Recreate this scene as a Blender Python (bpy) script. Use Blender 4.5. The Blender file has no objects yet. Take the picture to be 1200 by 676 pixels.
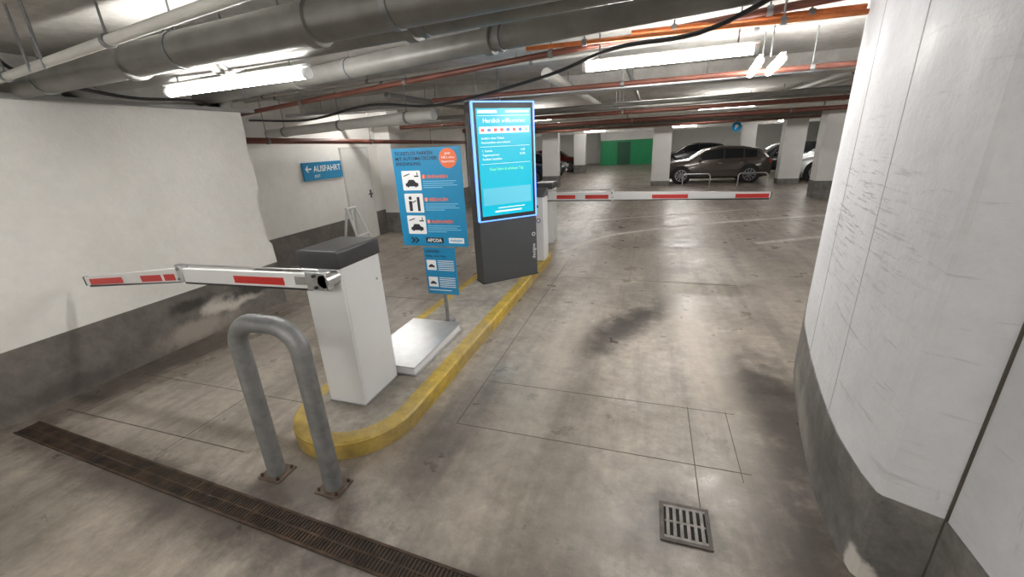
import bpy, bmesh, math, random
from mathutils import Vector, Matrix
random.seed(4)
C=bpy.context.scene.collection
H_CEIL=2.85
try: bpy.context.scene.view_settings.view_transform='Standard'
except Exception: pass

# ---------------------------------------------------------------- materials
def P(name,col,rough=.5,metal=0,emit=0,noise=0,nscale=6,bump=0,bscale=40,dark=None,ecol=None,coat=0):
    m=bpy.data.materials.new(name); m.use_nodes=True; nt=m.node_tree; b=nt.nodes['Principled BSDF']
    b.inputs['Base Color'].default_value=(*col,1); b.inputs['Roughness'].default_value=rough
    b.inputs['Metallic'].default_value=metal
    if coat: b.inputs['Coat Weight'].default_value=coat
    if emit:
        b.inputs['Emission Color'].default_value=(*(ecol or col),1); b.inputs['Emission Strength'].default_value=emit
    tc=nt.nodes.new('ShaderNodeTexCoord')
    n=nt.nodes.new('ShaderNodeTexNoise'); n.inputs['Scale'].default_value=nscale; n.inputs['Detail'].default_value=7
    n.inputs['Roughness'].default_value=.62
    nt.links.new(tc.outputs['Object'],n.inputs['Vector'])
    r=nt.nodes.new('ShaderNodeValToRGB'); r.color_ramp.elements[0].position=.3; r.color_ramp.elements[1].position=.68
    d=dark or tuple(c*(1-noise) for c in col)
    r.color_ramp.elements[0].color=(*d,1); r.color_ramp.elements[1].color=(*col,1)
    nt.links.new(n.outputs['Fac'],r.inputs['Fac']); 
    if not emit: nt.links.new(r.outputs['Color'],b.inputs['Base Color'])
    if bump:
        n2=nt.nodes.new('ShaderNodeTexNoise'); n2.inputs['Scale'].default_value=bscale; n2.inputs['Detail'].default_value=5
        nt.links.new(tc.outputs['Object'],n2.inputs['Vector'])
        bp=nt.nodes.new('ShaderNodeBump'); bp.inputs['Strength'].default_value=bump; bp.inputs['Distance'].default_value=.01
        nt.links.new(n2.outputs['Fac'],bp.inputs['Height']); nt.links.new(bp.outputs['Normal'],b.inputs['Normal'])
    return m

def ellipse_mask(nt,vec,noise,cx,cy,rx,ry,rot,cz=0,rz=1e6,soft=.15):
    mp=nt.nodes.new('ShaderNodeMapping'); mp.vector_type='TEXTURE'
    mp.inputs['Location'].default_value=(cx,cy,cz); mp.inputs['Rotation'].default_value=(0,0,rot); mp.inputs['Scale'].default_value=(rx,ry,rz)
    nt.links.new(vec,mp.inputs['Vector'])
    ln=nt.nodes.new('ShaderNodeVectorMath'); ln.operation='LENGTH'; nt.links.new(mp.outputs[0],ln.inputs[0])
    a=nt.nodes.new('ShaderNodeMath'); a.operation='ADD'; nt.links.new(ln.outputs['Value'],a.inputs[0]); nt.links.new(noise,a.inputs[1])
    mr=nt.nodes.new('ShaderNodeMapRange'); mr.interpolation_type='SMOOTHSTEP'
    mr.inputs['From Min'].default_value=1.15; mr.inputs['From Max'].default_value=soft
    nt.links.new(a.outputs[0],mr.inputs['Value']); return mr.outputs[0]

def stained(name,c0,c1,stains,rough=.6,n1=.6,streak=None,fine=.25,bump=.25,stain_col=(.045,.036,.03),nz=1.8,scuffs=None):
    m=bpy.data.materials.new(name); m.use_nodes=True; nt=m.node_tree; b=nt.nodes['Principled BSDF']; L=nt.links.new
    tc=nt.nodes.new('ShaderNodeTexCoord'); v=tc.outputs['Object']
    def noise(scale,detail=8,vec=v,ro=.6):
        n=nt.nodes.new('ShaderNodeTexNoise'); n.inputs['Scale'].default_value=scale; n.inputs['Detail'].default_value=detail; n.inputs['Roughness'].default_value=ro
        L(vec,n.inputs['Vector']); return n.outputs['Fac']
    def mix(a,bc,f,bt='MIX'):
        x=nt.nodes.new('ShaderNodeMix'); x.data_type='RGBA'; x.blend_type=bt
        for s,val in ((0,f),(6,a),(7,bc)):
            if hasattr(val,'links'): L(val,x.inputs[s])
            elif s==0: x.inputs[0].default_value=val
            else: x.inputs[s].default_value=(*val,1)
        return x.outputs[2]
    def rng(val,a,b_,c,d):
        r=nt.nodes.new('ShaderNodeMapRange')
        for i,x in enumerate((a,b_,c,d)): r.inputs[i+1].default_value=x
        L(val,r.inputs['Value']); return r.outputs[0]
    col=mix(c0,c1,rng(noise(n1),.35,.65,0,1))
    col=mix(col,rng(noise(9,9,ro=.75),.3,.7,1-fine,1+fine*.4),1.0,'MULTIPLY')
    if streak:
        for sk,amt,rz in streak:
            mp=nt.nodes.new('ShaderNodeMapping'); mp.inputs['Scale'].default_value=sk; mp.inputs['Rotation'].default_value=(0,0,rz); L(v,mp.inputs['Vector'])
            col=mix(col,tuple(c*.3 for c in c0),rng(noise(1,7,mp.outputs[0]),.48,.75,0,amt))
    if scuffs:
        for sc,el,cc,lo in scuffs:
            mp=nt.nodes.new('ShaderNodeMapping'); mp.inputs['Scale'].default_value=sc; L(v,mp.inputs['Vector'])
            s1=rng(noise(1,4,mp.outputs[0],ro=.7),lo,lo+.07,0,1); k=ellipse_mask(nt,v,rng(noise(3),0,1,-.4,.4),*el[:5],**el[5])
            mm=nt.nodes.new('ShaderNodeMath'); mm.operation='MULTIPLY'; L(s1,mm.inputs[0]); L(k,mm.inputs[1])
            col=mix(col,cc,mm.outputs[0])
    q=rng(noise(3.5,9,ro=.72),0,1,-nz/2,nz/2)
    for s in stains:
        k=ellipse_mask(nt,v,q,*s[:5],**s[6] if len(s)>6 else {})
        mm=nt.nodes.new('ShaderNodeMath'); mm.operation='MULTIPLY'; mm.inputs[1].default_value=s[5]; L(k,mm.inputs[0])
        col=mix(col,s[7] if len(s)>7 else stain_col,mm.outputs[0])
    L(col,b.inputs['Base Color'])
    L(rng(noise(3),.3,.7,rough-.12,rough+.2),b.inputs['Roughness'])
    bp=nt.nodes.new('ShaderNodeBump'); bp.inputs['Strength'].default_value=bump; bp.inputs['Distance'].default_value=.01
    L(noise(30,8),bp.inputs['Height']); L(bp.outputs[0],b.inputs['Normal'])
    return m

floor_m=stained('concrete_floor_paint',(.30,.258,.215),(.46,.405,.348),[
  (-.08,4.45,1.15,.32,1.01,1.0),(-.35,3.85,.55,.24,1.2,.85),(.35,5.3,.6,.2,.9,.55),(1.05,2.9,.40,1.2,0,.9),(.85,3.3,.28,.6,0,.7),(-.7,1.0,1.2,.6,0,.35),(.85,1.6,.38,1.2,0,.85),(-1.25,2.6,.25,1.4,0,.4),
  (.2,6,.35,1.6,-.3,.4),(-4.6,2.6,.45,2.2,0,.8),(-3.0,3,.4,1.8,0,.35),(-2.6,1.2,2.6,.26,-.05,.85),(-1.9,1.45,.6,.28,0,.75),(0,8.2,2.2,.8,.3,.35),(-4,.6,1.5,.5,0,.35),(.2,1.8,.33,.38,0,.8),(-1.35,2.0,.2,.5,.2,.4),
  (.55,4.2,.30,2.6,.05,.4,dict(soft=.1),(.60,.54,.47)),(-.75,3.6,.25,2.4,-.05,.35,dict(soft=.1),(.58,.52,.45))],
  rough=.34,n1=.8,streak=(((1.8,.26,1),.5,.08),((6,.5,1),.5,-.05),((2.2,.45,1),.25,.5)),fine=.38,bump=.18)
wallL_m=stained('white_wall_paint',(.83,.815,.775),(.91,.895,.86),[(-4.82,.8,1,.5,0,.2,dict(cz=1.0,rz=.5,soft=.2),(.5,.47,.42))],rough=.7,n1=1,fine=.06,bump=.6)
band_m=stained('dark_grey_base_paint',(.15,.135,.12),(.22,.20,.18),[(-4.8,3.45,1,.45,0,1,dict(cz=.30,rz=.12,soft=.6),(.60,.56,.50)),(-4.8,3.0,1,.5,0,.8,dict(cz=.12,rz=.15,soft=.3),(.40,.36,.31)),(-4.8,3.75,1,.55,0,.95,dict(cz=.36,rz=.13,soft=.4),(.025,.022,.02)),(-4.8,2.9,1,.25,0,.8,dict(cz=.42,rz=.08,soft=.4),(.03,.028,.025)),(-4.8,1.8,1,.5,0,.6,dict(cz=.1,rz=.12,soft=.3),(.06,.05,.045))],rough=.65,n1=2,fine=.35,bump=.3)
bandR_m=stained('dark_grey_base_paint_scuffed',(.16,.15,.145),(.24,.228,.215),[(1.1,2.9,1,.7,0,.6,dict(cz=.10,rz=.14,soft=.3),(.42,.39,.35)),(1.0,1.76,.2,.06,0,1,dict(cz=.04,rz=.10,soft=.7),(.68,.65,.60)),(1.05,2.3,1,.5,0,.6,dict(cz=.25,rz=.2,soft=.2),(.07,.065,.06))],rough=.6,n1=2,fine=.5,bump=.3)
wallR_m=stained('white_cast_concrete_paint',(.71,.715,.75),(.81,.815,.85),[],rough=.55,n1=1.2,fine=.08,bump=.4,stain_col=(.25,.24,.24),
   scuffs=(((3,3,60),(1.05,2.7,1,.9,0,dict(cz=1.45,rz=.5,soft=.1)),(.36,.35,.36),.555),((2.5,2.5,30),(1.05,2.4,1,1.6,0,dict(cz=1.2,rz=1.4,soft=.1)),(.54,.54,.56),.60),((9,9,2.5),(1.05,2.4,1,1.6,0,dict(cz=.8,rz=.8,soft=.1)),(.5,.49,.48),.66)))
ceil_m=stained('ceiling_concrete',(.50,.485,.455),(.70,.68,.645),[],rough=.8,n1=1.2,fine=.25)
col_m=P('column_white_paint',(.78,.77,.75),.6,noise=.1,nscale=3,bump=.1)
white_m=P('white_powder_coat',(.82,.83,.84),.35,noise=.06,nscale=2)
black_m=P('black_plastic',(.035,.035,.037),.4,noise=.2)
dark_m=P('anthracite_metal',(.085,.09,.098),.38,.2,noise=.12,nscale=5)
steel_m=P('galvanised_steel',(.27,.275,.28),.48,.35,noise=.4,nscale=10,bump=.08)
alu_m=P('brushed_aluminium',(.62,.63,.64),.32,.8,noise=.15,nscale=10)
red_m=P('red_reflective_film',(.62,.035,.03),.35,noise=.1)
yellow_m=stained('worn_yellow_paint',(.50,.35,.07),(.68,.47,.07),[(0,-2.2,.8,.5,0,.45,{},(.28,.24,.18)),(.45,-.8,.3,.6,0,.5,{},(.30,.25,.17)),(.45,1.2,.3,.7,0,.4,{},(.30,.25,.17))],rough=.55,n1=3,fine=.45,streak=(((5,1.2,14),.5,0),),bump=.3)
islandtop_m=stained('island_concrete',(.32,.285,.25),(.48,.44,.385),[(0,-1.9,.6,.5,0,.5)],rough=.7,n1=2,fine=.4)
rust_m=P('rusty_cast_iron',(.095,.058,.036),.75,.2,noise=.6,nscale=9,bump=.4,dark=(.018,.014,.011))
gap_m=P('dark_channel',(.008,.007,.006),.8)
joint_m=P('joint_dark',(.09,.075,.062),.8)
line_m=P('worn_white_line_paint',(.74,.72,.68),.6,noise=.45,nscale=7)
pipeG_m=P('grey_insulated_pipe',(.225,.22,.205),.45,.1,noise=.35,nscale=4)
pipeW_m=P('white_painted_pipe',(.60,.595,.56),.5,noise=.15,nscale=4)
pipeR_m=P('red_brown_pipe_paint',(.18,.062,.042),.45,.1,noise=.4,nscale=6)
pipeO_m=P('orange_pipe_paint',(.70,.20,.05),.5,.0,noise=.5,nscale=8)
cable_m=P('black_cable_rubber',(.012,.012,.012),.5)
tube_m=P('fluorescent_glow',(1,1,1),.3,emit=84,ecol=(1.0,.975,.93))
blue_m=P('sign_blue',(.008,.235,.47),.4,noise=.05)
white_ink=P('white_print',(.85,.86,.87),.45)
black_ink=P('black_print',(.02,.02,.03),.45)
orange_ink=P('orange_print',(.80,.16,.05),.45)
lblue_ink=P('light_blue_print',(.25,.6,.8),.45)
scr_m=P('screen_cyan_glow',(.0,.08,.12),.25,emit=1.0,ecol=(.0,.52,.70))
scr_white=P('screen_white_glow',(.3,.3,.3),.3,emit=.95,ecol=(.85,.97,1))
scr_lite=P('screen_pale_glow',(.1,.2,.25),.3,emit=.8,ecol=(.07,.62,.80))
scr_green=P('screen_green_glow',(.1,.3,.15),.3,emit=.9,ecol=(.25,.95,.45))
scr_red=P('screen_red_glow',(.3,.05,.05),.3,emit=.7,ecol=(.8,.12,.12))
scr_navy=P('screen_blue_glow',(.03,.1,.3),.3,emit=.7,ecol=(.05,.18,.6))
edge_m=P('led_blue_edge',(.1,.2,.6),.3,emit=2.0,ecol=(.12,.32,1.0))
green_m=P('green_wall_paint',(.01,.36,.13),.5,noise=.3)
glass_m=P('dark_car_glass',(.015,.018,.02),.08)
tyre_m=P('tyre_rubber',(.015,.015,.015),.8)
rim_m=P('alloy_rim',(.4,.4,.42),.3,.8)
tail_m=P('tail_lamp_red',(.5,.01,.01),.2)
head_m=P('headlamp_clear',(.75,.78,.8),.1)
purple_m=P('purple_ring_print',(.20,.10,.30),.4)
door_m=P('door_light_grey',(.76,.755,.73),.45,noise=.08)

# ---------------------------------------------------------------- helpers
def finish(name,bm,mats,parent=None,loc=(0,0,0),smooth=True,label=None,cat=None,group=None,kind=None,bevel=0,rotz=0):
    me=bpy.data.meshes.new(name); bmesh.ops.recalc_face_normals(bm,faces=bm.faces[:]); bm.to_mesh(me); bm.free()
    for m in (mats if isinstance(mats,(list,tuple)) else [mats]): me.materials.append(m)
    if smooth:
        for p in me.polygons: p.use_smooth=True
        me.set_sharp_from_angle(angle=math.radians(38))
    o=bpy.data.objects.new(name,me); C.objects.link(o); o.location=loc; o.rotation_euler=(0,0,rotz)
    if parent: o.parent=parent
    if bevel:
        b=o.modifiers.new('bev','BEVEL'); b.width=bevel; b.segments=2; b.limit_method='ANGLE'
    tag(o,label,cat,group,kind); return o
def tag(o,label=None,cat=None,group=None,kind=None):
    if label:o['label']=label
    if cat:o['category']=cat
    if group:o['group']=group
    if kind:o['kind']=kind
def thing(name,loc,label,cat,rotz=0,group=None):
    e=bpy.data.objects.new(name,None); e.empty_display_size=.1; C.objects.link(e); e.location=loc; e.rotation_euler=(0,0,rotz)
    tag(e,label,cat,group); return e
def add_box(bm,x0,x1,y0,y1,z0,z1,mi=0):
    v=[bm.verts.new(p) for p in ((x0,y0,z0),(x1,y0,z0),(x1,y1,z0),(x0,y1,z0),(x0,y0,z1),(x1,y0,z1),(x1,y1,z1),(x0,y1,z1))]
    for f in ((0,3,2,1),(4,5,6,7),(0,1,5,4),(1,2,6,5),(2,3,7,6),(3,0,4,7)):
        fc=bm.faces.new([v[i] for i in f]); fc.material_index=mi
def box(name,x0,x1,y0,y1,z0,z1,mat,parent=None,origin=None,**k):
    bm=bmesh.new()
    if parent is None:
        o=origin if origin is not None else ((x0+x1)/2,(y0+y1)/2,z0)
        add_box(bm,x0-o[0],x1-o[0],y0-o[1],y1-o[1],z0-o[2],z1-o[2]); return finish(name,bm,mat,None,o,**k)
    add_box(bm,x0,x1,y0,y1,z0,z1); return finish(name,bm,mat,parent,**k)
def add_tube(bm,pts,r,seg=14,mi=0,caps=True):
    pts=[Vector(p) for p in pts]; n=len(pts); rings=[]; up=None
    rr=r if isinstance(r,(list,tuple)) else [r]*n
    for i,p in enumerate(pts):
        t=(pts[min(i+1,n-1)]-pts[max(i-1,0)]).normalized()
        if up is None:
            a=Vector((0,0,1)) if abs(t.z)<.9 else Vector((1,0,0)); up=(a-t*a.dot(t)).normalized()
        else: up=(up-t*up.dot(t)).normalized()
        s=t.cross(up)
        rings.append([bm.verts.new(p+(up*math.cos(a)+s*math.sin(a))*rr[i]) for a in [2*math.pi*k/seg for k in range(seg)]])
    for a,b in zip(rings,rings[1:]):
        for k in range(seg):
            f=bm.faces.new((a[k],a[(k+1)%seg],b[(k+1)%seg],b[k])); f.material_index=mi
    if caps:
        for q in (rings[0],rings[-1]):
            f=bm.faces.new(q); f.material_index=mi
def tube(name,pts,r,mat,parent=None,seg=14,**k):
    bm=bmesh.new(); o=Vector((0,0,0))
    if parent is None: o=Vector(pts[0]); pts=[Vector(p)-o for p in pts]
    add_tube(bm,pts,r,seg); return finish(name,bm,mat,parent,o,**k)
def add_prism(bm,poly,z0,z1,mi=0,mi_side=None):
    a=[bm.verts.new((x,y,z0)) for x,y in poly]; b=[bm.verts.new((x,y,z1)) for x,y in poly]; n=len(poly)
    f=bm.faces.new(a[::-1]); f.material_index=mi; f=bm.faces.new(b); f.material_index=mi
    for i in range(n):
        f=bm.faces.new((a[i],a[(i+1)%n],b[(i+1)%n],b[i])); f.material_index=mi if mi_side is None else mi_side
def add_flat(bm,poly,y):
    bm.faces.new([bm.verts.new((x,y,z)) for x,z in poly])
def rect(x0,x1,z0,z1): return [(x0,z0),(x1,z0),(x1,z1),(x0,z1)]
def disc(cx,cz,r,n=24): return [(cx+r*math.cos(2*math.pi*i/n),cz+r*math.sin(2*math.pi*i/n)) for i in range(n)]
def rrect(x0,x1,z0,z1,r,n=4):
    out=[]
    for cx,cz,a0 in ((x1-r,z1-r,0),(x0+r,z1-r,90),(x0+r,z0+r,180),(x1-r,z0+r,270)):
        for i in range(n+1):
            a=math.radians(a0+90*i/n); out.append((cx+r*math.cos(a),cz+r*math.sin(a)))
    return out
def art(name,polys,y,mat,parent,**k):
    bm=bmesh.new()
    for p in polys: add_flat(bm,p,y)
    o=finish(name,bm,mat,parent,smooth=False,**k)
    for p in o.data.polygons:
        if p.normal.y>0: p.flip()
    return o
def lettering(name,items,y,mat,parent,rot=0):
    bm=bmesh.new()
    for it in items:
        s,x,z,size,al=it[:5]
        cu=bpy.data.curves.new('t','FONT'); cu.body=s; cu.size=size; cu.align_x=al; cu.resolution_u=2
        cu.offset=size*(it[5] if len(it)>5 else .012)
        ob=bpy.data.objects.new('t',cu); C.objects.link(ob)
        me=bpy.data.meshes.new_from_object(ob)
        if rot: me.transform(Matrix.Rotation(rot,4,'Z'))
        me.transform(Matrix(((1,0,0,x),(0,0,-1,y),(0,1,0,z),(0,0,0,1))))
        bm.from_mesh(me); bpy.data.objects.remove(ob); bpy.data.curves.remove(cu); bpy.data.meshes.remove(me)
    me=bpy.data.meshes.new(name); bm.to_mesh(me); bm.free(); me.materials.append(mat)
    o=bpy.data.objects.new(name,me); C.objects.link(o); o.parent=parent; return o

# ---------------------------------------------------------------- setting
S=dict(kind='structure')
box('floor',-13,14,-4.2,38,-.2,0,floor_m,origin=(0,0,0),smooth=False,**S)
box('ceiling',-13,14,-4.2,38,H_CEIL,H_CEIL+.2,ceil_m,origin=(0,0,0),smooth=False,**S)
WT=2.47
bm=bmesh.new()
edge=[(4.15+random.uniform(-.02,.02)-(.05 if .9<z<1.5 else 0)+ (.02 if z<.6 else 0),z) for z in [i*WT/24 for i in range(25)]]
a=[bm.verts.new((-4.82,y,z)) for y,z in edge]; b=[bm.verts.new((-4.82,-4.2,z)) for y,z in edge]
c=[bm.verts.new((-5.1,4.2,z)) for y,z in edge]
for i in range(24):
    bm.faces.new((b[i],a[i],a[i+1],b[i+1])); bm.faces.new((a[i],c[i],c[i+1],a[i+1]))
d0=bm.verts.new((-5.1,-4.2,WT)); bm.faces.new((b[24],a[24],c[24],d0))
finish('wall_left',bm,wallL_m,smooth=False,**S)
box('baseboard_left',-4.83,-4.808,-4.2,4.16,0,.575,band_m,origin=(0,0,0),smooth=False,**S)
box('trim_1',-5.1,-4.74,-4.2,4.3,WT,WT+.035,P('ledge_grey',(.30,.30,.29),.6),origin=(0,0,0),**S)
box('wall_left_upper',-5.25,-5.1,-4.2,4.3,WT+.035,H_CEIL,ceil_m,origin=(0,0,0),smooth=False,**S)
box('wall_recess',-6.4,-6.2,4.0,14,0,H_CEIL,wallL_m,origin=(0,0,0),smooth=False,**S)
box('wall_recess_return',-6.4,-5.1,4.0,4.15,0,H_CEIL,wallL_m,origin=(0,0,0),smooth=False,**S)
box('baseboard_recess',-6.2,-6.185,4.15,14,0,.58,band_m,origin=(0,0,0),smooth=False,**S)
box('wall_rear',-13,14,-4.4,-4.2,0,H_CEIL,wallL_m,origin=(0,0,0),smooth=False,**S)
box('wall_far',-13,14,38,38.2,0,H_CEIL,wallL_m,origin=(0,0,0),smooth=False,**S)
box('wall_far_left',-13.2,-13,-4.2,38,0,H_CEIL,wallL_m,origin=(0,0,0),smooth=False,**S)
box('wall_far_right',14,14.2,-4.2,38,0,H_CEIL,wallL_m,origin=(0,0,0),smooth=False,**S)
box('wall_recess_end',-13,-6.2,13.9,14.05,0,H_CEIL,wallL_m,origin=(0,0,0),smooth=False,**S)
ctrl=[(.985,1.86),(.99,2.15),(1.04,2.52),(1.14,3.06),(1.30,3.73),(1.60,4.5),(2.1,5.25),(2.8,5.9),(3.8,6.35),(5,6.6)]
def cr(pts,n=6):
    out=[]
    for i in range(len(pts)-1):
        p0=pts[max(i-1,0)];p1=pts[i];p2=pts[i+1];p3=pts[min(i+2,len(pts)-1)]
        for k in range(n):
            t=k/n; out.append(tuple(.5*((2*p1[j])+(-p0[j]+p2[j])*t+(2*p0[j]-5*p1[j]+4*p2[j]-p3[j])*t*t+(-p0[j]+3*p1[j]-3*p2[j]+p3[j])*t**3) for j in range(len(p1))))
    out.append(tuple(pts[-1])); return out
curve=[(1.185,-4.2),(1.185,1.66),(1.012,1.735),(.998,1.752)]+cr(ctrl,8)+[(14,6.6)]
def strip(name,pl,z0,z1,mat,off=0):
    bm=bmesh.new(); q=[]
    for i,(x,y) in enumerate(pl):
        a=Vector(pl[max(i-1,0)]);b=Vector(pl[min(i+1,len(pl)-1)]);t=(b-a).normalized(); nrm=Vector((-t.y,t.x))*off
        q.append((x+nrm.x,y+nrm.y))
    lo=[bm.verts.new((x,y,z0)) for x,y in q]; hi=[bm.verts.new((x,y,z1)) for x,y in q]
    for i in range(len(q)-1): bm.faces.new((lo[i],lo[i+1],hi[i+1],hi[i]))
    if off:
        back=[bm.verts.new((x,y,z1)) for x,y in pl]
        for i in range(len(q)-1): bm.faces.new((hi[i],hi[i+1],back[i+1],back[i]))
    o=finish(name,bm,mat,**S); o.data.set_sharp_from_angle(angle=math.radians(22)); return o
strip('wall_right',curve,0,H_CEIL,wallR_m)
strip('baseboard_right',curve,0,.48,bandR_m,off=.006)
box('trim_2',1.177,1.185,1.648,1.656,0,H_CEIL,joint_m,origin=(0,0,0),**S)
k=3
seam=P('formwork_seam',(.60,.60,.61),.7)
for i in (16,28):
    x,y=curve[i]; box('trim_%d'%k,x-.002,x+.002,y-.002,y+.002,.48,H_CEIL,seam,origin=(0,0,0),**S); k+=1
for x0,x1,y0,y1 in ((-1.27,-1.264,2.28,8),(-1.27,.69,2.277,2.283),(-1.27,.69,2.88,2.885),(.37,.376,1.95,2.9),(.63,.635,2.2,2.9),(-4.6,-2.6,1.61,1.618),(-4.6,-2.5,2.2,2.206),(-3.2,-3.195,1.42,2.2),(-4.4,-4.395,1.6,4.6),(-4.8,-2.4,4.6,4.606),(-1.2,1.2,5.9,5.906),(-.2,-.195,5.9,9)):
    box('trim_%d'%k,x0,x1,y0,y1,0,.0012,joint_m,origin=(0,0,0),smooth=False,**S); k+=1
box('trim_%d'%k,-6.2,-6.188,7.45,8.39,0,2.05,P('door_frame_grey',(.60,.60,.58),.5),origin=(0,0,0),**S); k+=1
dr=box('door_1',-6.19,-6.178,7.48,8.36,.01,2.02,door_m,origin=(0,0,0),**S)
bm=bmesh.new(); add_box(bm,-6.178,-6.165,8.23,8.27,.93,1.11); add_box(bm,-6.167,-6.127,8.235,8.265,1.01,1.03); add_box(bm,-6.14,-6.12,8.12,8.265,1.008,1.032)
finish('door_handle',bm,black_m,dr)
box('wall_green',-3.9,.3,35,35.2,0,1.85,green_m,origin=(0,0,0),smooth=False,**S)
box('wall_green_upper',-3.9,.3,35,35.2,1.85,H_CEIL,wallL_m,origin=(0,0,0),smooth=False,**S)
box('door_2',-2.6,-1.6,34.95,35.0,0,1.7,P('dark_green_door',(.01,.10,.045),.5),origin=(0,0,0),**S)
for y,z in ((6.6,2.62),(12.2,2.55),(18.75,2.33),(27,2.33)):
    box('trim_%d'%k,-12.9,13.9,y,y+.4,z,H_CEIL,ceil_m,origin=(0,0,0),smooth=False,**S); k+=1

# ---------------------------------------------------------------- columns
def column(x,y,w=.72,d=.45,top=H_CEIL,band=.5,label='white square concrete column with dark grey base'):
    e=thing('concrete_column',(x,y,0),label,'column',group='garage columns')
    box('column_shaft',-w/2,w/2,-d/2,d/2,0,top,col_m,e,bevel=.012)
    box('base_band',-w/2-.006,w/2+.006,-d/2-.006,d/2+.006,0.001,band,bandR_m,e)
column(.385,18.97,top=2.33,band=.2); column(5.05,18.97,top=2.33,band=.2); column(4.98,14.9,w=.66,d=.5)
column(-4.3,18.97,top=2.33); column(-4.3,27.2,top=2.33); column(.385,27.2,top=2.33); column(5.05,27.2,top=2.33); column(9.7,18.97,top=2.33); column(9.7,27.2,top=2.33)
column(-6.0,9.0,w=.4,d=.5,label='white painted wall pillar with dark grey base beside door')

# ---------------------------------------------------------------- pipes
def hangers(e,pts,r,every=1.6,zc=H_CEIL):
    a=Vector(pts[0]);b=Vector(pts[-1]);n=max(1,int((b-a).length/every))
    d=(b-a).normalized()
    for i in range(n+1):
        p=a+(b-a)*((i+.35)/(n+.7))
        bm=bmesh.new()
        add_tube(bm,[p-d*.018,p+d*.018],r+.008,14); 
        if zc>p.z+r: add_tube(bm,[(p.x,p.y,p.z+r),(p.x,p.y,zc)],.006,6)
        finish('pipe_hanger',bm,steel_m,e)
def pipe(pts,r,mat,label,name='ceiling_pipe',flanges=(),every=1.7,hang=True,seg=16):
    o=Vector(pts[0]); q=[Vector(p)-o for p in pts]
    e=thing(name,o,label,'pipe')
    bm=bmesh.new(); add_tube(bm,q,r,seg); finish('pipe_run',bm,mat,e)
    for t in flanges:
        p=q[0]+(q[-1]-q[0])*t; d=(q[-1]-q[0]).normalized()
        bm=bmesh.new(); add_tube(bm,[p-d*.035,p-d*.03,p+d*.03,p+d*.035],[r+.004,r+.018,r+.018,r+.004],seg); finish('pipe_joint',bm,mat,e)
    if hang: hangers(e,q,r,every,H_CEIL-o.z)
    return e
pipe([(-4.7,1.98,2.54),(.9,1.05,2.54)],.026,pipeW_m,'thin white pipe hung from the garage ceiling')
pipe([(-4.9,2.22,2.57),(.95,1.84,2.60)],.100,pipeG_m,'thick grey insulated pipe with joint collars',flanges=(.28,.55,.8))
pipe([(-4.9,2.60,2.60),(.95,2.09,2.62)],.095,pipeG_m,'grey pipe with collar running beside thicker pipe',flanges=(.35,.62,.9))
pipe([(-4.9,2.84,2.68),(.97,2.30,2.70)],.06,pipeG_m,'medium grey pipe parallel to the thick pipes')
pipe([(-6.1,4.1,2.62),(1.0,2.68,2.66)],.08,pipeG_m,'dull grey drain pipe under the concrete ceiling',flanges=(.4,.7))
pipe([(-6.1,4.6,2.45),(1.25,3.55,2.74)],.026,pipeR_m,'thin red-brown sprinkler pipe with clamps')
pipe([(-1.0,3.58,2.66),(1.24,3.56,2.63)],.017,pipeO_m,'orange corroded sprinkler pipe on ceiling')
pipe([(-.2,3.68,2.70),(1.26,3.66,2.68)],.017,pipeO_m,'second orange sprinkler pipe on ceiling')
pipe([(-6.15,5.75,2.30),(-2.7,5.15,2.36)],.07,pipeW_m,'white round duct pipe along the ceiling')
pipe([(-2.7,5.15,2.52),(2.0,5.0,2.5)],.026,pipeR_m,'red-brown sprinkler pipe crossing the ceiling')
pipe([(-5.72,4.4,2.19),(-5.55,13.8,2.05)],.045,pipeR_m,'thick red-brown pipe along white wall',every=3)
for y,z,r,m,l in ((7.6,2.48,.035,pipeG_m,'slim grey pipe crossing under garage ceiling'),(8.4,2.5,.05,pipeG_m,'grey pipe crossing under garage ceiling'),(9.3,2.45,.04,pipeR_m,'rust-red pipe crossing under garage ceiling'),
    (10.2,2.5,.05,pipeW_m,'pale pipe crossing under garage ceiling'),(11.2,2.46,.035,pipeW_m,'slim pale pipe crossing under garage ceiling'),(13.6,2.45,.06,pipeR_m,'dark red pipe hanging below far beam'),
    (15.2,2.4,.07,pipeG_m,'large grey pipe below far garage ceiling'),(17,2.38,.06,pipeR_m,'brown pipe near far columns')):
    pipe([(-6.1 if y<14 else -12,y,z),(13,y,z)],r,m,l,every=4.5)
for x,z,r,m,l in ((-1.15,2.66,.06,pipeW_m,'pale pipe running down the lane ceiling'),(-3.2,2.6,.04,pipeG_m,'grey conduit running along the lane ceiling'),
    (2.5,2.66,.05,pipeW_m,'white pipe running lengthwise under ceiling'),(2.8,2.66,.05,pipeW_m,'white pipe in parallel run'),(3.1,2.66,.05,pipeW_m,'white outer pipe in parallel run'),(-.3,2.66,.025,pipeG_m,'slim grey conduit running along the lane')):
    pipe([(x,5.95 if x>2 else 4.9,z),(x,18.6,z)],r,m,l,every=3.5)
for x0,y0,x1,y1,z in ((-4.9,3.6,.95,2.95,2.78),(-6.1,5.2,1.35,4.1,2.76),(-6.1,5.4,1.5,4.35,2.76),(-4.9,1.3,.9,.7,2.7)):
    pipe([(x0,y0,z),(x1,y1,z)],.016,pipeW_m,'thin electrical conduit fixed below the ceiling',name='electrical_conduit',seg=8,every=2.2)
e=thing('cable_tray',(-2.4,6.15,2.56),'galvanised cable tray carrying dark cables under ceiling','cable tray')
box('tray_channel',-3.6,4.2,-.1,.1,0,.006,alu_m,e); box('tray_side',-3.6,4.2,-.1,-.095,0,.05,alu_m,e); box('tray_side',-3.6,4.2,.095,.1,0,.05,alu_m,e)
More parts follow.
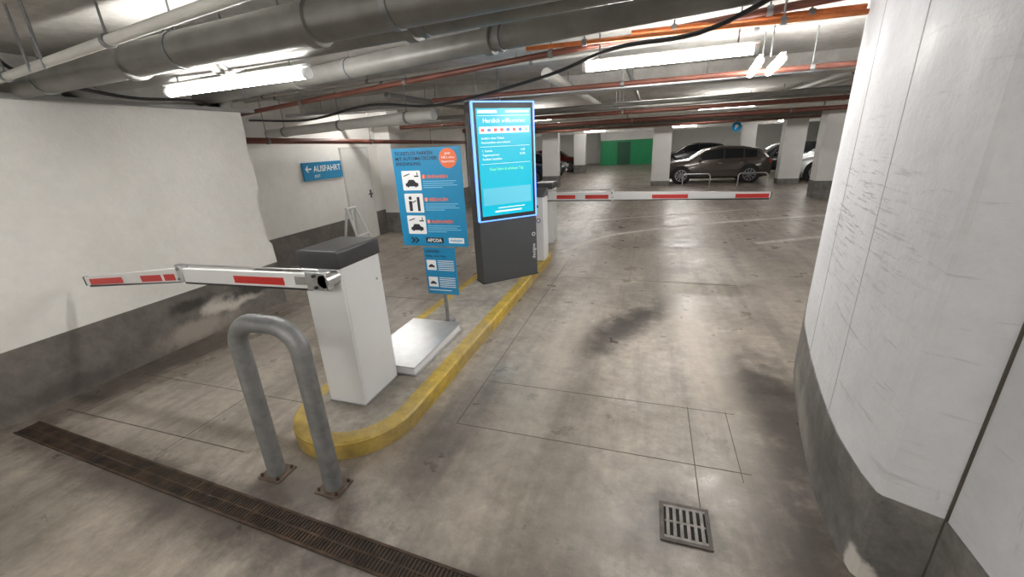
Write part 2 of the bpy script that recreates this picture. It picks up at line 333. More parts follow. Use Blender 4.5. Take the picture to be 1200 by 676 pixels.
for yy in (-.05,0,.05): tube('tray_cable',[(-3.6,yy,.022),(4.2,yy,.022)],.014,cable_m,e,seg=8)
for xx in (-3,-1,1,3): tube('tray_hanger',[(xx,.098,.0),(xx,.098,H_CEIL-2.56)],.006,steel_m,e,seg=6)
cp=cr([(-6.1,5.4,2.5),(-4.6,5.0,2.40),(-3.2,4.5,2.46),(-2.2,4.3,2.38),(-1.0,4.0,2.50),(-.3,3.4,2.56),(.3,2.9,2.52),(.9,2.2,2.72),(.97,1.9,2.85)],8)
tube('ceiling_cable',cp,.014,cable_m,label='black cable sagging beneath the ceiling pipes',cat='cable',seg=8)
cp=cr([(-4.9,2.2,2.8),(-4.4,2.1,2.6),(-4.2,2.6,2.47),(-4.7,3.6,2.54),(-5.9,5.0,2.5)],8)
tube('ceiling_cable',cp,.014,cable_m,label='black cable bundle dropping over the white wall',cat='cable',seg=8)
for x,y in ((-3.6,1.75),(-3.45,1.75)):
    tube('threaded_rod',[(x,y,2.50),(x,y,H_CEIL)],.008,steel_m,label='thin steel threaded rod holding pipes',cat='rod',seg=8)

# ---------------------------------------------------------------- lamps
def lamp(x,y,z,rotz=0,L=1.22,label='white fluorescent tube lamp glowing on ceiling',twin=False,r=.028):
    e=thing('fluorescent_lamp',(x,y,z),label,'lamp',rotz,group='ceiling lamps')
    for yy in ((-.08,.08) if twin else (0,)):
        box('lamp_housing',-L/2-.02,L/2+.02,yy-.018,yy+.018,r+.006,r+.022,white_m,e,bevel=.003)
        tube('lamp_tube',[(-L/2+.02,yy,0.0),(L/2-.02,yy,0.0)],r,tube_m,e,seg=10)
        for s in (-1,1): tube('lamp_end_cap',[(s*(L/2-.02),yy,0),(s*(L/2+.01),yy,0)],r+.003,white_m,e,seg=12)
    if H_CEIL-z>.1:
        for s in (-.4,.4): tube('lamp_hanger',[(s*L,0,r+.01),(s*L,0,H_CEIL-z)],.006,steel_m,e,seg=6)
lamp(-2.76,2.38,2.43,-.05,L=1.36,r=.031)
lamp(.05,3.69,2.50,-.03,r=.031)
lamp(.93,4.7,2.5,math.pi/2-.1,L=.85,twin=True,label='twin-tube fluorescent lamp between ceiling pipes',r=.030)
lamp(-5.3,7.4,2.74); lamp(-1.0,-1.0,2.70); lamp(-1.2,-3,2.7); lamp(-3.6,-2,2.7); lamp(.2,7.9,2.74); lamp(5.5,9,2.74)
for y in (11.6,16.4,21.5,25.5,31.5):
    for x in (-3.2,1.6,6.6,-9)[:(4 if y>14 else 3)]: lamp(x,y,2.5 if y<14 else 2.42)

# ---------------------------------------------------------------- island
poly=[(-1.56,6.75),(-1.60,6.95),(-1.72,7.03),(-2.2,7.03),(-2.35,6.95),(-2.4,6.75)]
poly+= [(-2.50,2.2)]
cx,cy,rx,ry=-2.03,2.2,.47,.50
for i in range(1,24):
    a=math.pi+math.pi*i/24; poly.append((cx+rx*math.cos(a),cy+ry*math.sin(a)))
poly+=[(-1.56,2.2)]
e=thing('traffic_island',(-2.0,4.3,0),'raised concrete traffic island with worn yellow kerb','traffic island')
pl=[(x+2.0,y-4.3) for x,y in poly]
def inset(poly,d):
    n=len(poly); out=[]
    for i in range(n):
        p=Vector(poly[i]);a=(p-Vector(poly[i-1])).normalized();b=(Vector(poly[(i+1)%n])-p).normalized()
        t=(a+b).normalized(); nr=Vector((-t.y,t.x)); c=max(.5,nr.dot(Vector((-a.y,a.x)))); out.append(tuple(p+nr*d/c))
    return out
pi=inset(pl,.12); pj=inset(pl,.015)
bm=bmesh.new(); n=len(pl)
r0=[bm.verts.new((x,y,0)) for x,y in pl]; r1=[bm.verts.new((x,y,.115)) for x,y in pl]; r2=[bm.verts.new((x,y,.13)) for x,y in pj]; r3=[bm.verts.new((x,y,.13)) for x,y in pi]; r4=[bm.verts.new((x,y,0.0)) for x,y in pi]
for q,w in ((r0,r1),(r1,r2),(r2,r3),(r3,r4),(r4,r0)):
    for i in range(n): bm.faces.new((q[i],q[(i+1)%n],w[(i+1)%n],w[i]))
finish('kerb_edge',bm,yellow_m,e)
bm=bmesh.new(); add_prism(bm,pi,0,.128); finish('island_top',bm,islandtop_m,e,smooth=False)

# ---------------------------------------------------------------- barrier gates
def barrier(loc,label,arm_label,L1,L2,dirx,tilt,reds,bend=0,zarm=1.10,th=1.0):
    e=thing('barrier_gate',loc,label,'barrier')
    w,d=.32,.44
    box('cabinet_body',-w/2,w/2,-d/2,d/2,.0,1.08,white_m,e,bevel=.006)
    box('cabinet_foot',-w/2-.004,w/2+.004,-d/2-.004,d/2+.004,0.0,.012,alu_m,e)
    bm=bmesh.new()
    zz=[1.08,1.085,1.19,1.205]; ins=[0,-.010,-.010,.0]
    rings=[]
    for z,i in zip(zz,ins): rings.append([bm.verts.new(p) for p in ((-w/2+i,-d/2+i,z),(w/2-i,-d/2+i,z),(w/2-i,d/2-i,z),(-w/2+i,d/2-i,z))])
    for a,b in zip(rings,rings[1:]):
        for i in range(4): bm.faces.new((a[i],a[(i+1)%4],b[(i+1)%4],b[i]))
    bm.faces.new(rings[0][::-1]); bm.faces.new(rings[-1]); finish('cabinet_cap',bm,black_m,e,bevel=.004)
    box('cabinet_door',w/2,w/2+.003,-d/2+.02,d/2-.02,.03,1.05,white_m,e,bevel=.001)
    tube('door_lock',[(w/2+.003,d/2-.07,.9),(w/2+.010,d/2-.07,.9)],.010,alu_m,e,seg=12)
    px=0.12*(-dirx); y0=-d/2-.09
    arm=bpy.data.objects.new('barrier_arm',None); C.objects.link(arm); arm.parent=e; arm.location=(px,y0,zarm); arm.rotation_euler=(0,tilt,0); arm['label']=arm_label
    X=lambda a: a*dirx
    def bx(nm,a,b,y0,y1,z0,z1,mat,outer=False,**k):
        if outer: a-=L1; b-=L1
        a,b=sorted((X(a),X(b))); o=box(nm,a,b,y0,y1,z0*th,z1*th,mat,arm,**k)
        if outer: o.location=(X(L1),0,0); o.rotation_euler=(0,bend,0)
        return o
    tube('pivot_hub',[(0,.09,0),(0,-.03,0)],.045,alu_m,arm,seg=18)
    bx('pivot_clamp',-.03,.14,-.03,.03,-.065,.065,alu_m,bevel=.006)
    bx('clamp_tongue',.14,.24,-.024,-.018,-.03,.03,alu_m)
    for zz_ in (-.04,.04): tube('clamp_bolt',[(X(.06),-.03,zz_),(X(.06),-.045,zz_)],.011,black_m,arm,seg=8)
    bx('inner_boom',.05,L1,-.018,.018,-.06,.05,white_m,bevel=.005)
    bx('rubber_edge',.12,L1-.02,-.012,.012,-.075,-.06,black_m)
    bm=bmesh.new(); a,b=.01,L2
    v=[bm.verts.new(p) for p in ((X(a),-.016,-.058*th),(X(b),-.016,-.045*th),(X(b),-.016,.03*th),(X(a),-.016,.055*th),(X(a),.016,-.058*th),(X(b),.016,-.045*th),(X(b),.016,.03*th),(X(a),.016,.055*th))]
    for f in ((0,1,2,3),(4,5,6,7),(0,1,5,4),(1,2,6,5),(2,3,7,6),(3,0,4,7)): bm.faces.new([v[i] for i in f])
    o=finish('outer_boom',bm,white_m,arm,bevel=.004); o.location=(X(L1),0,0); o.rotation_euler=(0,bend,0)
    bx('rubber_edge',L1+.02,L1+L2-.02,-.010,.010,-.066,-.05,black_m,outer=True)
    for a,b in reds:
        outer=a>=L1
        bx('red_stripe',a,b,-.0205,-.0145,-.042,.014 if not outer else .010,red_m,outer=outer)
    tube('guide_rod',[(X(.02),-.03,.082*th),(X(L1-.03),-.03,.090*th)],.007,alu_m,arm,seg=8)
    bx('hinge_plate',L1-.035,L1+.03,-.026,.026,-.062,.085,alu_m if th<1.1 else white_m,bevel=.01)
    tube('hinge_pin',[(X(L1-.01),-.036,.05),(X(L1-.01),.036,.05)],.014,steel_m,arm,seg=12)
    tube('hinge_pin',[(X(L1+.01),-.034,-.03),(X(L1+.01),.034,-.03)],.010,steel_m,arm,seg=12)
    bx('boom_end_cap',L1+L2,L1+L2+.012,-.018,.018,-.048,.032,black_m,outer=True)
    return e
barrier((-2.11,2.36,.13),'white barrier cabinet with black cap and lowered folding arm','white folding barrier arm with red stripes',1.35,1.22,-1,-.018,[(.34,.80),(1.42,1.54),(1.58,1.82),(2.06,2.5)],bend=-.075,zarm=1.03,th=.96)
barrier((-1.98,8.26,.0),'white barrier cabinet whose striped arm crosses the lane','long horizontal white arm with red stripes',1.45,2.58,1,0,[(.4,.76),(.95,1.38),(2.15,2.75),(3.5,4.0)],zarm=.96,th=1.3)

# ---------------------------------------------------------------- hoop guard
e=thing('hoop_guard',(-1.97,1.52,0),'grey steel inverted-U impact guard bolted to the floor','impact guard')
pts=[(-.225,0,.008)]; R=.155; zt=1.085
pts+=[(-.225,0,z) for z in (.4,.8,zt-R-.02)]
for i in range(0,9):
    a=math.pi-math.pi/2*i/8; pts.append((-.225+R+R*math.cos(a),0,zt-R+R*math.sin(a)))
for i in range(0,9):
    a=math.pi/2-math.pi/2*i/8; pts.append((.225-R+R*math.cos(a),0,zt-R+R*math.sin(a)))
pts+=[(.225,0,z) for z in (zt-R-.02,.8,.4)]+[(.225,0,.008)]
tube('guard_tube',pts,.052,steel_m,e,seg=24)
plate_m=P('dirty_rusty_steel',(.17,.125,.095),.7,.2,noise=.6,nscale=25,bump=.3)
for s in (-1,1):
    box('base_plate',s*.225-.085,s*.225+.085,-.075,.075,0,.012,plate_m,e,bevel=.003)
    for dx in (-.065,.065):
        for dy in (-.055,.055):
            tube('anchor_bolt',[(s*.225+dx,dy,.012),(s*.225+dx,dy,.03)],.009,rust_m,e,seg=6)

# ---------------------------------------------------------------- plinth
e=thing('ticket_plinth',(-2.08,3.085,.13),'low white metal floor plinth on the traffic island','plinth')
box('plinth_body',-.27,.27,-.46,.46,0,.07,white_m,e,bevel=.004)
box('plinth_lid',-.285,.285,-.475,.475,.07,.082,alu_m,e,bevel=.003)
box('plinth_skirt',-.29,.29,-.48,.48,0,.008,alu_m,e)

# ---------------------------------------------------------------- instruction sign
e=thing('instruction_sign',(-2.03,3.68,.13),'blue instruction sign boards on a grey post','sign')
tube('sign_post',[(0,.03,0),(0,.03,1.80)],.02,steel_m,e,seg=16)
box('post_base_plate',-.06,.06,-.04,.1,0,.01,steel_m,e)
board=bpy.data.objects.new('main_board',None); C.objects.link(board); board.parent=e; board.location=(-.035,0,.865); board['label']='blue board with three pictogram rows'
W,Hh=.37,.965
bm=bmesh.new(); pr=rrect(-W,W,0,Hh,.02)
f1=[bm.verts.new((x,-.003,z)) for x,z in pr]; f2=[bm.verts.new((x,.003,z)) for x,z in pr]
bm.faces.new(f1); bm.faces.new(f2[::-1])
for i in range(len(pr)): bm.faces.new((f1[i],f1[(i+1)%len(pr)],f2[(i+1)%len(pr)],f2[i]))
finish('board_panel',bm,blue_m,board,smooth=False)
for z in (.2,.75): box('post_clamp',-.01,.07,.003,.06,z-.02,z+.02,steel_m,board)
lettering('board_heading',[('TICKETLOS PARKEN',-.34,.900,.046,'LEFT',.02),('MIT AUTOMATISCHER',-.34,.852,.046,'LEFT',.02),('ERKENNUNG',-.34,.804,.046,'LEFT',.02)],-.0045,black_ink,board)
art('orange_badge',[disc(.235,.86,.092,32)],-.0045,orange_ink,board)
lettering('badge_lettering',[('Jetzt',.235,.895,.032,'CENTER'),('NEU: ohne',.235,.858,.030,'CENTER'),('Papierticket',.235,.822,.028,'CENTER')],-.006,white_ink,board)
carp=[(-.08,-.03),(-.085,0),(-.06,.012),(-.035,.045),(.03,.045),(.055,.015),(.085,.005),(.085,-.03),(.065,-.03),(.05,-.045),(.035,-.03),(-.035,-.03),(-.05,-.045),(-.065,-.03)]
def sh(p,x,z,s=1): return [(x+a*s,z+b*s) for a,b in p]
rows=[('1','EINFAHREN',.66),('2','BEZAHLEN',.44),('3','AUSFAHREN',.22)]
for num,word,z in rows:
    art('pictogram_tile',[rrect(-.29,-.08,z-.095,z+.095,.012)],-.0045,white_ink,board)
    if num=='2':
        polys=[disc(-.225,z+.05,.018),[(-.245,z-.08),(-.21,z-.08),(-.205,z+.02),(-.245,z+.02)],rect(-.15,-.12,z-.08,z+.06),[(-.2,z+.0),(-.16,z+.02),(-.16,z+.03),(-.2,z+.012)]]
    else:
        polys=[sh(carp,-.185,z-.03,.85),rect(-.15,-.10,z+.035,z+.048),rect(-.12,-.11,z+.05,z+.078),[(-.27,z+.048),(-.2,z+.07),(-.2,z+.06),(-.27,z+.038)]]
    art('pictogram_drawing',polys,-.006,black_ink,board)
    art('row_badge',[disc(-.045,z+.035,.022)],-.0045,orange_ink,board)
    lettering('row_number',[(num,-.045,z+.022,.038,'CENTER')],-.006,white_ink,board)
    lettering('row_heading',[(word,-.012,z+.02,.043,'LEFT',.03)],-.0045,orange_ink,board)
    art('row_fine_print',[rect(-.06,.30,z-.012,z-.006),rect(-.06,.27,z-.032,z-.026),rect(-.06,.31,z-.052,z-.046),rect(-.06,.15,z-.072,z-.066)],-.0045,lblue_ink,board)
ch=[]
for dx in (0,.045): ch.append([(-.28+dx,.09),(-.255+dx,.09),(-.22+dx,.06),(-.255+dx,.03),(-.28+dx,.03),(-.245+dx,.06)])
art('chevron_mark',ch,-.0045,black_ink,board)
art('logo_plate',[rect(-.10,.10,.035,.09)],-.0045,black_ink,board,label='black logo plate')
lettering('logo_lettering',[('APCOA',0,.046,.048,'CENTER',.03)],-.006,white_ink,board)
art('logo_plate',[rect(.16,.33,.035,.09)],-.0045,white_ink,board,label='white logo plate')
lettering('logo_lettering',[('PARKEN',.245,.05,.036,'CENTER')],-.006,blue_m,board)
small=bpy.data.objects.new('small_board',None); C.objects.link(small); small.parent=e; small.location=(.0,0,.34); small['label']='small blue board below the main board'
box('board_panel',-.18,.18,-.003,.003,0,.51,blue_m,small)
lettering('board_heading',[('HINWEIS',-.16,.455,.040,'LEFT',.02),('Parken ohne Ticket',-.16,.41,.030,'LEFT')],-.0045,black_ink,small)
art('pictogram_tile',[rect(-.16,-.05,.265,.375),rect(-.16,-.05,.08,.19)],-.0045,white_ink,small)
art('pictogram_drawing',[sh(carp,-.105,.31,.42),sh(carp,-.105,.125,.42)],-.006,black_ink,small)
art('fine_print',[rect(-.03,.155,z,z+.007) for z in (.365,.345,.325,.305,.285,.265,.18,.16,.14,.12,.10,.08)]+[rect(-.16,.10,.04,.048)],-.0045,white_ink,small)

# ---------------------------------------------------------------- kiosk
e=thing('information_kiosk',(-1.805,5.30,.13),'tall dark grey kiosk with glowing cyan screen and lit edges','kiosk',math.radians(45.4))
HW=.435; D=.24; ZB=.86; ZT=2.33
box('kiosk_base',-HW,HW,0,D,.0,ZB,dark_m,e,bevel=.006)
box('base_foot',-HW-.01,HW+.01,-.01,D+.01,0,.012,black_m,e)
box('kiosk_head',-HW,HW,0.012,D,ZB,ZT,dark_m,e,bevel=.006)
for s in (-1,1): box('edge_light',s*HW-.016 if s>0 else -HW-.006,HW+.006 if s>0 else -HW+.016,-.012,.030,ZB+.01,ZT,edge_m,e)
box('edge_light',-HW,HW,-.012,.022,ZT-.014,ZT+.004,edge_m,e)
box('edge_light',-HW,HW,-.012,.022,ZB,ZB+.016,edge_m,e)
box('screen_bezel',-HW+.016,HW-.016,-.010,.012,ZB+.016,ZT-.014,black_m,e)
sx=HW-.050; s0=ZB+.070; s1=ZT-.080
art('display_screen',[rect(-sx,sx,s0,s1)],-.0115,scr_m,e)
art('screen_header_bar',[rect(-sx+.02,-.10,s1-.055,s1-.02),rect(.02,sx-.03,s1-.05,s1-.025),rect(-sx+.02,sx-.02,s1-.086,s1-.082)],-.0135,scr_white,e)
lettering('screen_heading',[('Herzlich willkommen',0,s1-.165,.070,'CENTER',.004)],-.014,scr_white,e)
art('screen_logo_strip',[rect(-sx+.03,sx-.03,s1-.290,s1-.212)],-.0135,scr_white,e)
for i,m in enumerate((scr_red,scr_navy,scr_red,scr_red,scr_navy,scr_red,scr_navy,scr_green)):
    x=-sx+.075+i*(2*sx-.15)/7
    art('payment_logo',[rrect(x-.024,x+.024,s1-.270,s1-.233,.012)],-.0155,m,e)
for s_,x_,z_,al_ in (('Einfahrt ohne Ticket:',-sx+.05,.36,'LEFT'),('Kennzeichen wird erkannt.',-sx+.05,.41,'LEFT'),('1. Stunde',-sx+.05,.51,'LEFT'),('3,50',sx-.1,.51,'RIGHT'),('Tagesmaximum',-sx+.05,.56,'LEFT'),('25,00',sx-.1,.56,'RIGHT'),('Ausfahrt bezahlen',-sx+.05,.61,'LEFT')):
    lettering('screen_text_line',[(s_,x_,s1-z_,.038,al_,.004)],-.014,scr_white,e)
art('screen_divider',[rect(-sx+.03,sx-.03,s1-.45,s1-.446),rect(-sx+.03,sx-.03,s1-.66,s1-.656)],-.0135,scr_white,e)
lettering('screen_highlight',[('Gute Fahrt & schönen Tag',0,s1-.74,.046,'CENTER',.015)],-.014,scr_green,e)
art('screen_picture',[rect(-sx+.03,sx-.03,s0+.14,s0+.36)],-.0135,scr_lite,e)
art('screen_footer',[rect(-.2,.2,s0+.04,s0+.06),rect(-.15,.25,s0+.09,s0+.10)],-.0135,scr_white,e)
lettering('base_lettering',[('designa',0,0,.075,'LEFT',.01)],0,white_ink,e,rot=math.pi/2)
lt=bpy.data.objects['base_lettering']; lt.location=(HW-.035,-.0065,.24)
bm=bmesh.new()
for i in range(24):
    a0,a1=2*math.pi*i/24,2*math.pi*(i+1)/24
    add_flat(bm,[(.028*math.cos(a0),.028*math.sin(a0)),(.028*math.cos(a1),.028*math.sin(a1)),(.018*math.cos(a1),.018*math.sin(a1)),(.018*math.cos(a0),.018*math.sin(a0))],0)
o=finish('base_emblem',bm,white_ink,e,smooth=False); o.location=(HW-.055,-.0065,.60)
for zz in (.25,.62): box('panel_seam',-HW-.001,-HW+.004,.02,D-.02,zz,zz+.005,black_m,e)
tube('kiosk_cable_rod',[(0,D/2,ZT),(0,D/2,H_CEIL-.13)],.012,steel_m,e,seg=10)

# ---------------------------------------------------------------- entry terminal
e=thing('entry_terminal',(-1.70,6.42,.13),'slim white ticket terminal with dark sloping top','terminal')
box('terminal_body',-.14,.14,-.15,.15,0,1.02,white_m,e,bevel=.012)
bm=bmesh.new()
v=[bm.verts.new(p) for p in ((-.15,-.16,1.02),(.15,-.16,1.02),(.15,.16,1.02),(-.15,.16,1.02),(-.15,-.16,1.06),(.15,-.16,1.06),(.15,.16,1.14),(-.15,.16,1.14))]
for f in ((0,3,2,1),(4,5,6,7),(0,1,5,4),(1,2,6,5),(2,3,7,6),(3,0,4,7)): bm.faces.new([v[i] for i in f])
finish('terminal_cap',bm,dark_m,e,bevel=.01)
bm=bmesh.new(); add_tube(bm,[(.06,-.15,.66),(.06,-.158,.66)],.035,20); finish('call_button_ring',bm,purple_m,e)
bm=bmesh.new(); add_tube(bm,[(.06,-.158,.66),(.06,-.162,.66)],.022,20); finish('call_button',bm,white_ink,e)
box('ticket_slot',-.06,.06,-.156,-.15,.86,.90,black_m,e)

# ---------------------------------------------------------------- exit sign on wall
e=thing('exit_sign',(-6.17,6.87,1.47),'blue rectangular exit sign with white arrow on wall','sign',math.pi/2)
box('sign_panel',-.53,.53,-.015,.015,0,.33,blue_m,e,bevel=.004)
art('arrow_mark',[[(-.48,.21),(-.42,.27),(-.39,.27),(-.43,.225),(-.32,.225),(-.32,.195),(-.43,.195),(-.39,.15),(-.42,.15)]],-.017,white_ink,e)
lettering('sign_lettering',[('AUSFAHRT',-.27,.155,.155,'LEFT',.02),('EXIT',-.27,.045,.075,'LEFT')],-.017,white_ink,e)

# ---------------------------------------------------------------- trestle
e=thing('folding_trestle',(-5.9,7.15,0),'light metal folding trestle standing near the wall','trestle')
for y in (-.22,.22):
    tube('trestle_leg',[(-.15,y,.0),(.0,y*.6,.85)],.026,white_m,e,seg=8); tube('trestle_leg',[(.3,y,.0),(.0,y*.6,.85)],.026,white_m,e,seg=8)
tube('trestle_bar',[(0,-.16,.85),(0,.16,.85)],.026,white_m,e,seg=8)
tube('trestle_rung',[(.2,-.19,.3),(.2,.19,.3)],.016,white_m,e,seg=8)

# ---------------------------------------------------------------- drains
e=thing('drainage_channel',(-1.8,1.225,0),'long rusty slotted drainage channel set in floor','drain',-.05)
box('channel_bed',-2.82,2.6,-.075,.075,.0,.003,gap_m,e)
for s in (-1,1): box('channel_rim',-2.82,2.6,s*.070-.007,s*.070+.007,.0,.009,rust_m,e)
x=-2.80
while x<2.55:
    bm=bmesh.new(); xe=min(x+.5,2.59); add_box(bm,x,x+.008,-.061,.061,.003,.009); add_box(bm,xe-.012,xe-.004,-.061,.061,.003,.009)
    q=x+.014
    while q<xe-.02: add_box(bm,q,q+.010,-.061,.061,.003,.0075); q+=.022
    add_box(bm,x,xe,-.005,.005,.003,.008)
    finish('grate_section',bm,rust_m,e,smooth=False); x+=.505
e=thing('floor_drain',(.285,1.81,0),'square grey cast-iron floor drain grate','drain')
box('drain_pit',-.12,.12,-.12,.12,0,.003,gap_m,e)
bm=bmesh.new()
for a in ((-.125,.125,-.125,-.105),(-.125,.125,.105,.125),(-.125,-.105,-.105,.105),(.105,.125,-.105,.105)): add_box(bm,a[0],a[1],a[2],a[3],0,.009)
finish('drain_frame',bm,P('cast_iron_grey',(.12,.105,.095),.6,.4,noise=.5,nscale=20),e)
bm=bmesh.new()
for i in range(6): xx=-.088+i*.034; add_box(bm,xx-.005,xx+.011,-.09,.09,.003,.010)
add_box(bm,-.1,.1,-.006,.006,.003,.009); add_box(bm,-.105,.105,-.105,-.09,.003,.009); add_box(bm,-.105,.105,.09,.105,.003,.009)
finish('drain_grate',bm,P('cast_iron_light',(.27,.25,.235),.55,.4,noise=.5,nscale=20),e)

# ---------------------------------------------------------------- lane lines
def lane(pts,w,label):
    pts=cr(pts,8); o=Vector((pts[0][0],pts[0][1],0)); bm=bmesh.new(); A=[];B=[]
    for i,p in enumerate(pts):
        t=(Vector(pts[min(i+1,len(pts)-1)])-Vector(pts[max(i-1,0)])).normalized(); n=Vector((-t.y,t.x))*w/2
        A.append(bm.verts.new((p[0]+n.x-o.x,p[1]+n.y-o.y,.002))); B.append(bm.verts.new((p[0]-n.x-o.x,p[1]-n.y-o.y,.002)))
    for i in range(len(pts)-1): bm.faces.new((A[i],A[i+1],B[i+1],B[i]))
    finish('lane_line',bm,line_m,None,o,label=label,cat='road marking',smooth=False)
lane([(-1.5,7.35),(-1.0,8.5),(-.32,9.27),(1.34,10.37),(4.08,11.6),(7,12.5)],.14,'curved worn white lane line on concrete')
lane([(1.93,8.46),(3.23,9.18)],.16,'short white painted dash on concrete')
lane([(-1.3,10.6),(.5,11.5),(2.4,12.4)],.13,'faint curved white line near the columns')

# ---------------------------------------------------------------- rails
for x in (1.75,3.75):
    e=thing('hoop_rail',(x,18.35,0),'low chrome hoop rail guarding parking bay','guard rail',group='parking hoop rails')
    r=.12;w=.5;zt=.48; pts=[(-w,0,0),(-w,0,zt-r)]+[(-w+r-r*math.cos(a),0,zt-r+r*math.sin(a)) for a in [math.pi/2*i/5 for i in range(1,6)]]
    pts+=[(-p[0],0,p[2]) for p in pts[::-1]]
    tube('rail_tube',pts,.025,alu_m,e,seg=10)

# ---------------------------------------------------------------- cars
SUV=[(0,.34,.58,.62,.78,.70),(.03,.24,.70,.80,.93,.82),(.12,.2,.80,.90,1,.86),(.25,.2,.88,.97,1,.84),(.40,.2,.92,1.36,1,.70),(.55,.2,.94,1.46,1,.70),(.75,.2,.96,1.42,1,.69),(.89,.2,.98,1.32,1,.66),(.97,.26,.98,1.04,.97,.80),(1,.34,.80,.88,.90,.78)]
def car(x,y,rot,L,Wd,sc,paint,label):
    m=paint; e=thing('car',(x,y,0),label,'car',rot,group='parked cars')
    hw=Wd/2; st=[(t,a*sc,b*sc,c*sc,w*hw,wt*hw) for t,a,b,c,w,wt in SUV]
    bm=bmesh.new(); rings=[]
    for t,zb,ze,zt,w,wt in st:
        X=-L/2+t*L
        half=[(w*.88,zb),(w,zb+.1*sc),(w*1.0,(zb+ze)/2),(w*.97,ze),(wt+.02,zt-.03*sc),(wt*.9,zt)]
        ring=[(-a,z) for a,z in half]+[(0,zt+.02*sc)]+[(a,z) for a,z in half[::-1]]
        rings.append([bm.verts.new((X,a,z)) for a,z in ring])
    for a,b in zip(rings,rings[1:]):
        for i in range(len(a)): bm.faces.new((a[i],a[(i+1)%len(a)],b[(i+1)%len(a)],b[i]))
    bm.faces.new(rings[0]); bm.faces.new(rings[-1][::-1]); finish('car_body',bm,m,e)
    def S_(t):
        for p,q in zip(st,st[1:]):
            if p[0]<=t<=q[0]:
                f=(t-p[0])/(q[0]-p[0]); return [p[i]+(q[i]-p[i])*f for i in range(6)]
    def side(s,t,f):
        _,zb,ze,zt,w,wt=S_(t); y0,z0,y1,z1=w*.97,ze,wt+.02,zt-.03*sc
        return (-L/2+t*L,s*(y0+(y1-y0)*f+.012),z0+(z1-z0)*f)
    for s in (-1,1):
        for ta,tb,ff in ((.33,.56,0),(.575,.74,0),(.755,.86,0)):
            bm=bmesh.new(); N=5; lo=[];hi=[]
            for i in range(N+1):
                t=ta+(tb-ta)*i/N; lo.append(bm.verts.new(side(s,t,.10)))
                hi.append(bm.verts.new(side(s,t,.88)))
            for i in range(N): bm.faces.new((lo[i],lo[i+1],hi[i+1],hi[i]))
            finish('side_window',bm,glass_m,e)
        for t in (.175,.81):
            X=-L/2+t*L; r=.335*sc*1.02
            bm=bmesh.new(); add_tube(bm,[(X,s*(hw-.1),r+.02),(X,s*(hw+.004),r+.02)],r*1.16,20); finish('wheel_arch',bm,tyre_m,e)
            bm=bmesh.new(); add_tube(bm,[(X,s*(hw-.22),r),(X,s*(hw+.0),r),(X,s*(hw+.015),r)],[r,r,r*.93],24); finish('wheel',bm,tyre_m,e)
            bm=bmesh.new(); add_tube(bm,[(X,s*(hw+.014),r),(X,s*(hw+.02),r)],r*.22,12)
            for k_ in range(10):
                a=2*math.pi*k_/10; c_,s_=math.cos(a),math.sin(a); w_=.016
                vv=[(X+c_*ra-s_*wb,s*(hw+.02),r+s_*ra+c_*wb) for ra,wb in ((.03,-w_),(r*.66,-w_*1.2),(r*.66,w_*1.2),(.03,w_))]
                bm.faces.new([bm.verts.new(v) for v in vv])
            for k_ in range(20):
                a0,a1=2*math.pi*k_/20,2*math.pi*(k_+1)/20
                bm.faces.new([bm.verts.new((X+ra*math.cos(aa),s*(hw+.02),r+ra*math.sin(aa))) for ra,aa in ((r*.62,a0),(r*.70,a0),(r*.70,a1),(r*.62,a1))])
            finish('wheel_rim',bm,rim_m,e)
        a,b=sorted((s*hw*.60,s*hw*.90)); 
        box('headlamp',-L/2+.0,-L/2+.18,a,b,.60*sc,.70*sc,head_m,e,bevel=.015)
        a,b=sorted((s*hw*.66,s*hw*.93)); box('tail_lamp',L/2-.16,L/2-.015,a,b,.78*sc,.92*sc,tail_m,e,bevel=.015)
        a,b=sorted((s*hw*1.0,s*(hw+.16))); box('wing_mirror',-L/2+.33*L,-L/2+.36*L,a,b,.92*sc,1.03*sc,m,e,bevel=.02)
        for t in (.52,.71): 
            a,b=sorted((s*hw*.985,s*(hw+.025))); box('door_handle',-L/2+t*L,-L/2+t*L+.13,a,b,.80*sc,.825*sc,rim_m,e)
    def top(ta,tb,nm):
        bm=bmesh.new(); 
        def pt(t,f,):
            _,zb,ze,zt,w,wt=S_(t); return (-L/2+t*L,f*wt*.88,zt+.02*sc*(1-abs(f))+.014)
        g=[[bm.verts.new(pt(ta+(tb-ta)*i/3,f)) for f in (-1,0,1)] for i in range(4)]
        for i in range(3):
            for j in range(2): bm.faces.new((g[i][j],g[i+1][j],g[i+1][j+1],g[i][j+1]))
        finish(nm,bm,glass_m,e)
    top(.265,.39,'windscreen'); top(.90,.962,'rear_window')
    box('front_grille',-L/2-.012,-L/2+.05,-hw*.5,hw*.5,.40*sc,.56*sc,black_m,e)
    box('number_plate',-L/2-.018,-L/2-.01,-.26,.26,.36*sc,.36*sc+.11,white_ink,e); box('number_plate',L/2-.005,L/2+.008,-.26,.26,.5*sc,.5*sc+.11,white_ink,e)
    return e
def paint(n,c): return P(n,c,.25,.35,noise=.05,coat=.5)
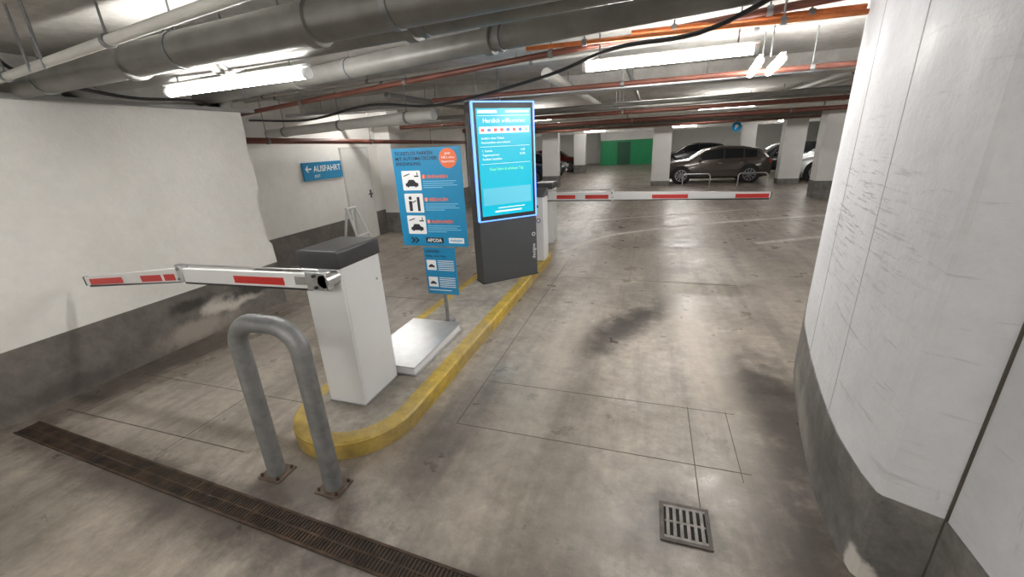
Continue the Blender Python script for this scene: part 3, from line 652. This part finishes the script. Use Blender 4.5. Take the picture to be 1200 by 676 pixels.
brown=paint('bronze_car_paint',(.085,.068,.060)); whitec=paint('white_car_paint',(.75,.76,.78)); blackc=paint('black_car_paint',(.02,.02,.025)); bluec=paint('navy_car_paint',(.02,.04,.10)); redc=paint('red_car_paint',(.16,.012,.012)); greyc=paint('grey_car_paint',(.06,.06,.065))
car(2.55,20.2,0,4.05,1.75,1.0,brown,'bronze-brown estate car parked between two white columns')
car(7.35,20.6,math.radians(8),4.1,1.8,1.06,whitec,'white SUV parked beside a column')
car(6.2,23.9,0,4.2,1.8,1,blackc,'black car parked behind the white SUV')
car(-6.6,20.7,math.pi,3.9,1.75,1,bluec,'dark blue car parked nose outward')
car(-6.6,24.4,math.pi,3.9,1.75,1,blackc,'black car parked nose outward near column')
car(-6.4,29.0,math.pi,3.9,1.75,1,redc,'dark red car parked near the far wall')
car(2.6,31,0,4.2,1.8,1,greyc,'dark grey car parked beyond the columns')
car(-6.6,16.6,math.pi,3.9,1.75,1,blackc,'black car parked close to wall corner')

e=thing('parking_sign',(2.9,17.9,2.14),'small round blue hanging parking sign with white letter','sign')
bm=bmesh.new(); add_tube(bm,[(0,-.012,0.02),(0,.012,.02)],.17,28); finish('sign_panel',bm,blue_m,e)
lettering('sign_lettering',[('P',0,-.06,.22,'CENTER',.02)],-.016,white_ink,e)
tube('sign_hanger',[(0,0,.18),(0,0,H_CEIL-2.14)],.006,steel_m,e,seg=6)

# ---------------------------------------------------------------- world & camera
w=bpy.data.worlds.new('w'); bpy.context.scene.world=w; w.use_nodes=True
w.node_tree.nodes['Background'].inputs[0].default_value=(.6,.65,.7,1); w.node_tree.nodes['Background'].inputs[1].default_value=.05
Zc=Vector((-68,1362,480)).normalized(); Yc=Vector((165,177,-480)); Yc=(Yc-Zc*Yc.dot(Zc)).normalized(); Xc=Yc.cross(Zc)
M=Matrix((Xc,Yc,Zc)).to_4x4(); M.translation=(0,0,1.95)
c=bpy.data.cameras.new('camera'); c.lens=14.4; c.sensor_width=36; c.clip_start=.05; c.clip_end=200
o=bpy.data.objects.new('camera',c); C.objects.link(o); o.matrix_world=M; bpy.context.scene.camera=o
